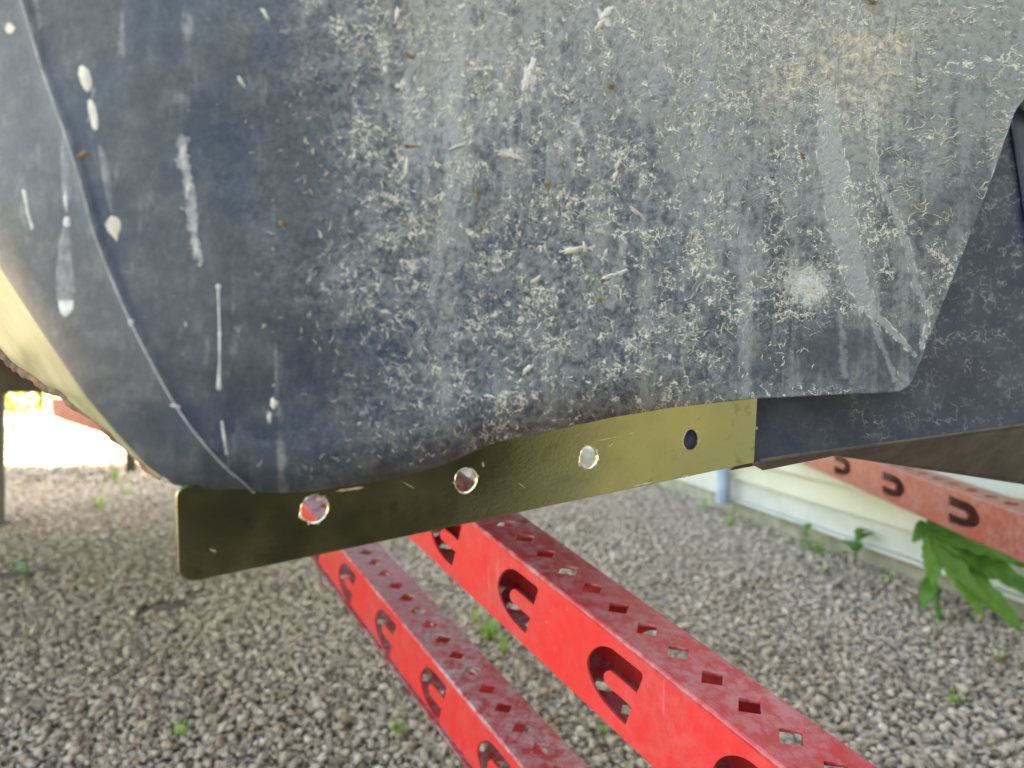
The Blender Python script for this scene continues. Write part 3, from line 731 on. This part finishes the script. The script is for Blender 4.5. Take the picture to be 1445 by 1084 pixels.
# lower rounded lip of the sheet
bm = bmesh.new(); lp = [at(x, float(np.interp(x, [868, 1068, 1130, 1300, 1445, 1700], [692, 650.5, 641, 619, 599, 562])), bY(x, 1.012)) for x in np.linspace(1069, 1700, 90)]
tube(bm, lp, .0022, 8); bmobj('bottom_lip', bm, M_brown, panel, True)
# overlapping plate at far right
o = ruled('overlap_plate', [(1421, 130), (1720, 20)], [(1462, 410), (1720, 380)], lambda x, u: bY(x, 1.0), lambda x, u: bY(x, 1.0), M_panel, panel, 60, 60, lambda x, y: .18)
# rusty pin in the notch
bm = bmesh.new(); p0 = at(1452, 152, bY(1452, .97)); tube(bm, [p0 + Vector((-.004, -.01, 0)), p0 + Vector((.03, .02, .004))], .009, 14); bmobj('pin', bm, M_brown, panel, True)
# brown lower flange sloping down behind the panel
bot = ruled('lower_flange', [(1060, 653), (1140, 641), (1300, 619), (1445, 599), (1700, 562)], [(1075, 662), (1178, 641), (1300, 660), (1445, 683), (1700, 722)],
      lambda x, u: bY(x, 1.018), lambda x, u: bY(x, 1.018) + .02 + .14 * u, M_brown, panel, 80, 8, None)
bm = bmesh.new()
tr = [at(1030, 664, .66), at(1105, 650, .66), at(1068, 650, .64), at(1040, 655, .64)]
bk = [q + Vector((0.004, .02, -.001)) for q in tr]
vs = [bm.verts.new(q) for q in tr + bk]
for f in ((0, 1, 2, 3), (7, 6, 5, 4), (0, 4, 5, 1), (1, 5, 6, 2), (2, 6, 7, 3), (3, 7, 4, 0)): bm.faces.new([vs[i] for i in f])
bmobj('bracket_foot', bm, M_rust, panel)

# ------------------------------------------------------------ yellow passivated plate with four holes
dirx = Vector((A_, B_, 0)); sc_ = Y0_; 
h0 = at(443, 717, Y0_); h3 = at(973, 620, Y0_ * (1 + 3 * B_))
xa = (h3 - h0).normalized(); nrm = Vector((xa.y, -xa.x, 0)).normalized(); za = xa.cross(nrm) ; za = za if za.z > 0 else -za; 
ya_ = za
nout = xa.cross(za); nout = nout if nout.y < 0 else -nout
def to_plate(px, py):
    d = Vector(((px - CX) / F, 1, -(py - HZ) / F)); o = Vector((0, 0, H)); t = (h0 - o).dot(nout) / d.dot(nout); q = o + d * t - h0
    return (q.dot(xa), q.dot(za))
c_bl = to_plate(252, 824); c_tl = to_plate(247, 684); c_br = to_plate(1062, 652.5); c_tr = to_plate(1068, 540)
def roundpoly(corners):
    out = []
    n = len(corners)
    for i, (x, y, r) in enumerate(corners):
        p = Vector((x, y)); a = Vector(corners[i - 1][:2]) - p; b = Vector(corners[(i + 1) % n][:2]) - p; a.normalize(); b.normalize()
        if r <= 0: out.append(tuple(p)); continue
        for k in range(9):
            t = k / 8; q = (p + a * r) * (1 - t) ** 2 + p * 2 * t * (1 - t) + (p + b * r) * t * t; out.append(tuple(q))
    return out
outer = roundpoly([(c_bl[0], c_bl[1], .010), (c_br[0], c_br[1], .0015), (c_tr[0], c_tr[1], 0), (c_tl[0], c_tr[1] - .0 , .0), (c_tl[0], c_tl[1], 0)])
outer = roundpoly([(c_bl[0], c_bl[1], .010), (c_br[0], c_br[1], .0015), (c_tr[0], c_tr[1] , 0), (c_tl[0] + .03, c_tl[1] + .001, 0), (c_tl[0], c_tl[1] - .0015, .006)])
hc = [to_plate(443, 717.5), to_plate(656, 677.5), to_plate(829, 645), to_plate(973, 620.5)]
HR = .0077
def hole(cx, cy, j):
    r2 = random.Random(j); out = []
    for k in range(40):
        a = 2 * math.pi * k / 40; rr = HR * (1 + .02 * math.sin(3 * a + j) + (.10 * math.exp(-((a - 3.5) / .25) ** 2) if j in (0, 2) else 0))
        out.append((cx + rr * math.cos(a), cy + rr * math.sin(a)))
    return out
plateo = empty('yellow_steel_strip', h0, 'olive-gold passivated steel strip with four round holes sticking out below the guard', 'steel strip')
me = plate('strip_plate', outer, [hole(x, y, j) for j, (x, y) in enumerate(hc)], .003, .0003)
me.transform(frame(h0, xa, za, nout)); link('strip_plate', me, M_brass, plateo)
for j, (x, y) in enumerate(hc):
    bm = bmesh.new(); pts = []; rr_ = []
    ring = hole(x, y, j); r2 = random.Random(j + 5)
    vsr = []
    for k, (qx, qy) in enumerate(ring):
        d = Vector((qx - x, qy - y)).normalized(); wob_ = r2.uniform(.0002, .0009) + (.0012 if r2.random() < .08 else 0)
        base = h0 + xa * qx + za * qy + nout * .0015
        o1 = base - (xa * d.x + za * d.y) * .0002 + nout * -.0007; o2 = base + (xa * d.x + za * d.y) * .0001 + nout * r2.uniform(.0002, .0005); o3 = base + (xa * d.x + za * d.y) * wob_ + nout * .00004
        vsr.append([bm.verts.new(o) for o in (o1, o2, o3)])
    for k in range(40):
        a = vsr[k]; b = vsr[(k + 1) % 40]
        for q in range(2): bm.faces.new((a[q], a[q + 1], b[q + 1], b[q]))
    bmobj('hole_burr', bm, M_bare, plateo)
# bright scratches and nicks on the strip
for (x, y, L_, an, w_) in [(855, 619, 30, -12, .7), (890, 611, 10, -10, 1.6), (860, 628, 9, -30, 2.6), (905, 683, 28, -12, 1.6), (965, 672, 10, -20, 2.2), (492, 690, 42, -8, 2.6), (575, 684, 20, 30, .7), (300, 776, 9, 20, 2.5), (680, 655, 8, 80, 2.0), (735, 685, 12, 40, .5), (1066, 604, 5, 90, 1.5)]:
    bm = bmesh.new(); rows = []; a = R(an)
    for i in range(9):
        t = i / 8 - .5; cx_ = x + math.cos(a) * L_ * t; cy_ = y + math.sin(a) * L_ * t; ww = w_ * random.uniform(.3, 1) * (1 - abs(2 * t) ** 3)
        r_ = []
        for s in (-1, 1):
            u, v = to_plate(cx_ - math.sin(a) * ww * s, cy_ + math.cos(a) * ww * s); r_.append(bm.verts.new(h0 + xa * u + za * v + nout * .00156))
        rows.append(r_)
    for p_, q_ in zip(rows, rows[1:]): bm.faces.new((p_[0], p_[1], q_[1], q_[0]))
    bmobj('scratch', bm, M_bare if L_ < 40 else M_mud, plateo)

# ------------------------------------------------------------ red perforated box beams
def cutout(s0, flip, Hb, skew, Lc=.072):
    q_ = Lc / .072; v = lambda f: Hb * (.5 - f)
    top_, bot_ = .17, .84; pts = []
    pts += [(0, v(bot_)), (0, v(.60))]
    for k in range(9):     # tongue with round tip
        a = -math.pi / 2 + math.pi * k / 8; c = (v(.60) + v(.415)) / 2; r = (v(.415) - v(.60)) / 2
        pts.append((.036 + r * math.cos(a), c + r * math.sin(a)))
    pts += [(0, v(.415)), (0, v(top_) - .004), (.0012, v(top_) - .0012), (.004, v(top_))]
    mid = .50
    for k in range(1, 12):
        a = math.pi / 2 * (1 - k / 11); pts.append((.040 + .032 * math.cos(a), v(mid) + (v(top_) - v(mid)) * math.sin(a)))
    for k in range(1, 14):
        a = -math.pi / 2 * k / 14; pts.append((.072 * (math.cos(a)) ** .8, v(mid) + (v(bot_) - v(mid)) * (math.sin(-a)) ** 1.15))
    out = []
    for x, z in pts:
        x = x * q_
        x = x if not flip else Lc - x
        out.append((s0 + x - skew * z, z))
    return out
def beam(P0, d, Hb, Wb, s_a, s_b, cuts, holes_s, flip, label, mats, skew, Lc=.072, dh=(.0125, .0165)):
    """P0 front top edge point at s=0; d axis direction; across = horizontal perpendicular away from the viewer"""
    d = d.normalized(); ac = Vector((d.y, -d.x, 0)).normalized(); up = d.cross(-ac); up = up if up.z > 0 else -up
    root = empty('perforated_beam', P0 + d * s_a - up * Hb, label, 'steel beam', 'red perforated steel box beams')
    t = .004
    cen = P0 - up * Hb / 2
    fr = plate('side_plate', [(s_a, -Hb / 2 + .0005), (s_b, -Hb / 2 + .0005), (s_b, Hb / 2 - .0005), (s_a, Hb / 2 - .0005)], [cutout(s, flip, Hb, skew, Lc) for s in cuts], t, .0004)
    M1 = frame(cen + ac * t / 2, d, up, -ac)
    me = fr.copy(); me.transform(M1); link('side_plate', me, mats[0], root)
    me = fr; me.transform(frame(cen + ac * (Wb - t / 2), d, up, -ac)); link('side_plate', me, mats[0], root)
    dm = []
    for s in holes_s:
        c = Wb / 2; dm.append([(s - dh[0], c), (s, c - dh[1]), (s + dh[0], c), (s, c + dh[1])])
    tp = plate('top_plate', [(s_a, .0012), (s_b, .0012), (s_b, Wb - .0012), (s_a, Wb - .0012)], dm, t, .0004)
    me = tp.copy(); me.transform(frame(P0 + up * (-t / 2 + .0012), d, ac, up)); link('top_plate', me, mats[1], root)
    me = tp; me.name = 'bottom_plate'; me.transform(frame(P0 - up * (Hb - t / 2 + .0012), d, ac, up)); link('bottom_plate', me, mats[1], root)
    # rounded long corners with weld bead
    for e0, rad in ((Vector((0, 0, 0)), .0034), (ac * Wb, .0034)):
        bm = bmesh.new(); off = (ac * .0026 if e0.length == 0 else -ac * .0026) - up * .0022
        n = 60; tube(bm, [P0 + e0 + off + d * (s_a + (s_b - s_a) * k / n) for k in range(n + 1)], rad, 10); bmobj('corner_bead', bm, mats[2], root, True)
    return root
d1 = Vector((-.739, 1, .302)).normalized()
s1 = [-.007 - .172 * k for k in range(4, 0, -1)] + [-.007 + .172 * k for k in range(0, 7)]
hs = [-.0186 + .0437 * k for k in range(-15, 26)]
beam(at(900, 921, .74), d1, .0975, .078, -.70, 1.15, s1, hs, False, 'brightest red perforated beam, nearest one crossing the gravel on the right', (M_red, M_redtop, M_redtop), .16)
P2 = at(600, 917, 1.147)
def s_of(P0, d, px):
    r = (px - CX) / F; return (P0.x - P0.y * r) / (r * d.y - d.x)
c2 = s_of(P2, d1, 657 + 6); 
c2 = s_of(P2, d1, 631)
cc2 = [c2 - .172 * k for k in range(4, 0, -1)] + [c2 + .172 * k for k in range(0, 7)]
beam(P2, Vector((-.70, 1, .288)).normalized(), .0975, .078, -.55, 1.3, cc2, [.012 + .0437 * k for k in range(-12, 29)], False, 'dustier red perforated beam on the left, below the yellow strip', (M_red, M_redtop, M_redtop), .16)
P3 = at(1400, 711, 1.66); d3 = Vector((.020, 1, .006)).normalized()
c3 = [s_of(P3, d3, 1383) + .36 * k for k in range(-3, 6)]
sb = s_of(P3, d3, 1383)
beam(P3, d3, .100, .085, -.9, 2.2, [sb + .34 * k for k in (-2, -1, 0, 1, 2, 3, 4)], [-.3 + .0745 * k for k in range(-7, 32)], True, 'faded red perforated beam in front of the cream siding at the right', (M_redold, M_redold, M_redold), 0, .128, (.019, .019))

# ------------------------------------------------------------ machine parts under / left
post = empty('dark_post', Vector((at(-25, 600, 3.1).x, 3.14, 0)), 'dark blurred steel post at the left edge of the view', 'post')
bm = bmesh.new(); q = at(-55, 700, 1.15)
box(bm, (-2.42, 3.08, .03), (-2.19, 3.2, .60), None, .006); bmobj('upright', bm, M_dark, post)
bm = bmesh.new(); box(bm, (-2.46, 3.04, .0), (-2.195, 3.24, .029), None, .004); bmobj('foot', bm, M_dark, post)
fr = empty('machine_frame', at(40, 540, 3.0), 'dark frame rail of the machine seen low behind the guard at left', 'frame')
bm = bmesh.new(); box(bm, (-2.9, 2.95, .605), (-1.80, 3.3, .82), None, .005); bmobj('rail', bm, M_dark, fr)
bm = bmesh.new(); box(bm, (-2.9, 1.0, .83), (-.62, 3.3, .88), None, .005); box(bm, (-.618, .80, .83), (.25, 1.9, .88), None, .005); bmobj('unseen_shade_deck', bm, M_dark, fr)  # unseen overhead deck, added and shaped to block skylight from beam tops and gravel
bm = bmesh.new(); box(bm, (at(61, 560, 3).x, 2.97, .545), (at(64, 560, 3).x, 2.98, .604), None, .002); bmobj('strut', bm, M_dark, fr)
rb_ = empty('red_bar', at(110, 590, 4.5), 'blurred red bar in the distance, beside the sunlit ground at left', 'bar')
bm = bmesh.new()
c = [at(72, 563, 4.6), at(160, 566, 4.4), at(175, 622, 4.4), at(75, 588, 4.6)]
dd = Vector((.03, .25, 0)); vs = [bm.verts.new(q) for q in c + [q + dd for q in c]]
for f in ((0, 1, 2, 3), (7, 6, 5, 4), (0, 4, 5, 1), (1, 5, 6, 2), (2, 6, 7, 3), (3, 7, 4, 0)): bm.faces.new([vs[i] for i in f])
bmobj('bar_body', bm, M_redold, rb_)
bm = bmesh.new(); tube(bm, [at(185, 600, 4.50), Vector((at(185, 600, 4.50).x, 4.50, 0))], .03, 8); bmobj('leg', bm, M_dark, rb_)

# wheel added unseen behind the viewer to put a dark reflection in the strip
tw = empty('added_dark_wheel', (1.0, -.75, 0), 'black lugged wheel added out of view behind the viewer to darken the strip reflection', 'wheel')
TC = Vector((.98, -.85, .92)); TA = Vector((.72, -.69, 0)).normalized(); TB = TA.cross(Vector((0, 0, 1))).normalized()
bm = bmesh.new(); prof = [(.44, -.20), (.62, -.27), (.82, -.27), (.88, -.18), (.90, 0), (.88, .18), (.82, .27), (.62, .27), (.44, .20)]; rr = []
for i in range(48):
    a = 2 * math.pi * i / 48; e = TB * math.cos(a) + Vector((0, 0, 1)) * math.sin(a); rr.append([bm.verts.new(TC + e * r_ + TA * x_) for r_, x_ in prof])
for i in range(48):
    for j in range(8): bm.faces.new((rr[i][j], rr[i][j + 1], rr[(i + 1) % 48][j + 1], rr[(i + 1) % 48][j]))
bmobj('tyre', bm, M_tyre, tw, True)
for i in range(20):
    a = 2 * math.pi * i / 20; e = TB * math.cos(a) + Vector((0, 0, 1)) * math.sin(a); tg = TA.cross(e); sd = 1 if i % 2 else -1
    bm = bmesh.new(); box(bm, (-.02, 0, -.02), (.02, .22, .025), frame(TC + e * .90, tg, (TA * sd + tg * .6).normalized(), e), .004); bmobj('tread_lug', bm, M_tyre, tw)
bm = bmesh.new(); bmesh.ops.create_cone(bm, cap_ends=True, segments=40, radius1=.45, radius2=.43, depth=.2, matrix=Matrix.Translation(TC) @ TA.to_track_quat('Z', 'Y').to_matrix().to_4x4()); bmobj('rim', bm, M_tyre, tw)

# ------------------------------------------------------------ plants
def leaf_mesh(bm, base, dirv, L_, W_, droop, up=Vector((0, 0, 1)), teeth=7, fold=.25):
    dirv = dirv.normalized(); side = dirv.cross(up).normalized(); nn = side.cross(dirv)
    n = teeth * 2; rows = []
    for i in range(n + 1):
        t = i / n; w_ = W_ * (math.sin(math.pi * min(1, t * .92 + .06)) ** .8) * (1.12 if i % 2 else .86)
        if i == n: w_ = .0005
        c = base + dirv * L_ * t + Vector((0, 0, -droop * L_ * t * t)) 
        rows.append([bm.verts.new(c - side * w_ + nn * w_ * fold + dirv * .08 * L_ / n), bm.verts.new(c), bm.verts.new(c + side * w_ + nn * w_ * fold + dirv * .08 * L_ / n)])
    for a, b in zip(rows, rows[1:]):
        bm.faces.new((a[0], a[1], b[1], b[0])); bm.faces.new((a[1], a[2], b[2], b[1]))
def weed(px, py, h, nleaf, L_, W_, label, seed, dirs=None, name='leafy_weed'):
    r2 = random.Random(seed); b = gnd(px, py)
    root = empty(name, b, label, 'weed', 'leafy weeds in the gravel and along the wall')
    bm = bmesh.new(); topp = b + Vector((r2.uniform(-.2, .2) * h, 0, h)); tube(bm, [b - Vector((0, 0, .01)), b.lerp(topp, .5) + Vector((.004, 0, 0)), topp], [h * .025 + .001, h * .02 + .001, .001], 6); bmobj('stem', bm, M_leaf, root, True)
    for i in range(nleaf):
        t = (i + 1) / nleaf; p = b.lerp(topp, .25 + .75 * t)
        if dirs: dv, l2, w2, dr, tt_ = dirs[i]; p = b.lerp(topp, tt_); dv = Vector(dv); w2 *= .72
        else:
            a = r2.uniform(0, 6.28); dv = Vector((math.cos(a), math.sin(a), r2.uniform(.2, 1.0))); l2 = L_ * r2.uniform(.6, 1); w2 = W_ * r2.uniform(.7, 1); dr = r2.uniform(.2, .7)
        bm = bmesh.new(); leaf_mesh(bm, p, dv, l2, w2, dr, Vector((r2.uniform(-.3, .3), -.8, .6)) if dirs else Vector((0, 0, 1))); bmobj('leaf', bm, M_leaf, root, True)
weed(1325, 885, .30, 13, .2, .03, 'large green weed with broad toothed leaves spreading against the white skirt board', 3, [
    ((-.12, -.4, -1), .15, .040, .05, .92), ((.42, -.4, -.85), .23, .046, .1, .92), ((1, -.2, -.05), .30, .062, .22, .88), ((1, -.3, -.42), .31, .050, .15, .85), ((.8, -.25, -.75), .33, .040, .1, .82),
    ((1, .2, .22), .27, .060, .3, .92), ((.5, -.4, .35), .16, .050, .5, .97), ((-.5, -.3, .1), .08, .032, .6, .95), ((-.4, -.3, -.4), .09, .028, .3, .5), ((.3, -.5, .5), .12, .04, .8, .97), ((1, .1, -.2), .20, .05, .2, .7), ((.6, -.5, -.5), .18, .036, .2, .7), ((.9, -.1, .05), .34, .055, .3, .8)])
weed(1208, 806, .13, 6, .10, .026, 'small dark green broad-leaved weed at the foot of the siding wall', 11)
weed(1138, 779, .09, 6, .08, .014, 'pale green weed left of the broad-leaved one along the wall', 17)
weed(33, 822, .07, 7, .085, .016, 'small bright green weed on a brown soil patch at far left', 23)
def tuft(px, py, h, n, label, seed, spread=.5):
    r2 = random.Random(seed); b = gnd(px, py); bm = bmesh.new()
    for i in range(n):
        a = r2.uniform(0, 6.28); lean = r2.uniform(.05, spread); hh = h * r2.uniform(.5, 1); bw = r2.uniform(.0018, .0038)
        p0 = b + Vector((math.cos(a), math.sin(a), 0)) * r2.uniform(0, h * .18); rows = []
        sd = Vector((-math.sin(a + .8), math.cos(a + .8), 0))
        for k in range(6):
            t = k / 5; c = p0 + Vector((math.cos(a), math.sin(a), 0)) * hh * lean * t * t * 1.2 + Vector((0, 0, hh * t * (1 - .2 * lean * t)))
            w_ = bw * (1 - t ** 1.6) + .0001; rows.append((bm.verts.new(c - sd * w_), bm.verts.new(c + sd * w_)))
        for p_, q_ in zip(rows, rows[1:]): bm.faces.new((p_[0], p_[1], q_[1], q_[0]))
    o = bmobj('grass_tuft', bm, M_grass); tag(o, label, 'grass', 'grass tufts growing through the gravel')
for t in [(690, 905, .10, 28, 'grass tuft growing between the two red beams', 1), (668, 880, .07, 8, 'smaller thin grass tuft behind the one between the red beams', 21), (708, 925, .08, 9, 'short grass blades closest to the right red beam', 22),
          (560, 1040, .06, 7, 'thin grass sprig in open gravel left of the left red beam', 2), (250, 1045, .05, 6, 'tiny pale grass sprig in the lower left gravel', 3), (850, 1040, .04, 8, 'short green sprouts under the right red beam', 4), (1345, 1000, .07, 8, 'thin grass blades in the gravel at lower right', 5),
          (1410, 945, .07, 8, 'grass blades below the large dark green weed', 6), (140, 722, .10, 28, 'bright grass tuft in gravel behind the left end of the strip', 7), (178, 702, .09, 12, 'small grass tuft close to the sunlit strip of gravel', 8), (160, 680, .10, 26, 'grass tuft at the edge of the blown-out sunlit ground', 9),
          (1030, 742, .08, 12, 'thin grass tuft near the outbuilding corner', 10), (1155, 785, .10, 16, 'light green grass clump along the wall footing', 12), (1165, 812, .05, 8, 'few short grass blades in front of the wall', 13), (992, 722, .09, 10, 'small grass clump at the pale panel', 14), (1250, 826, .08, 7, 'thin grass stalks right of the broad-leaved weed', 15)]:
    tuft(*t)
# sunlit shrubs far left
def bush(cx, cy, rx, rz, label, seed, n=900):
    r2 = random.Random(seed); root = empty('shrub', (cx, cy, 0), label, 'shrub', 'sunlit shrubs beyond the yard')
    bm = bmesh.new()
    for k in range(5): tube(bm, [(cx, cy, -.02), (cx + r2.uniform(-.5, .5) * rx, cy + r2.uniform(-.4, .4) * rx, rz * .8)], [.025, .008], 6)
    bmobj('stem', bm, M_dark, root)
    bm = bmesh.new()
    for k in range(n):
        v = Vector((r2.gauss(0, 1), r2.gauss(0, 1), r2.gauss(0, 1))).normalized() * (r2.random() ** .45) * (1 + .3 * mnoise.noise(Vector((k * .01, seed, 0))))
        c = Vector((cx + v.x * rx, cy + v.y * rx, rz * .55 + v.z * rz * .5)); u = Vector((r2.gauss(0, 1), r2.gauss(0, 1), r2.gauss(0, .6))).normalized() * .05; s = u.cross(Vector((r2.gauss(0, 1), r2.gauss(0, 1), r2.gauss(0, 1)))).normalized() * .022
        bm.faces.new([bm.verts.new(q) for q in (c - u, c + s, c + u, c - s)])
    bmobj('foliage', bm, M_bush, root)
bush(-4.6, 6.6, .55, .9, 'sunlit yellow-green shrub by the dark post', 1)
bush(-4.9, 9.5, .9, .75, 'sunlit shrub farther back beyond the bright ground', 2)
bush(-6.8, 9.0, .9, 1.3, 'tall shrub at the far left beyond the yard', 3)
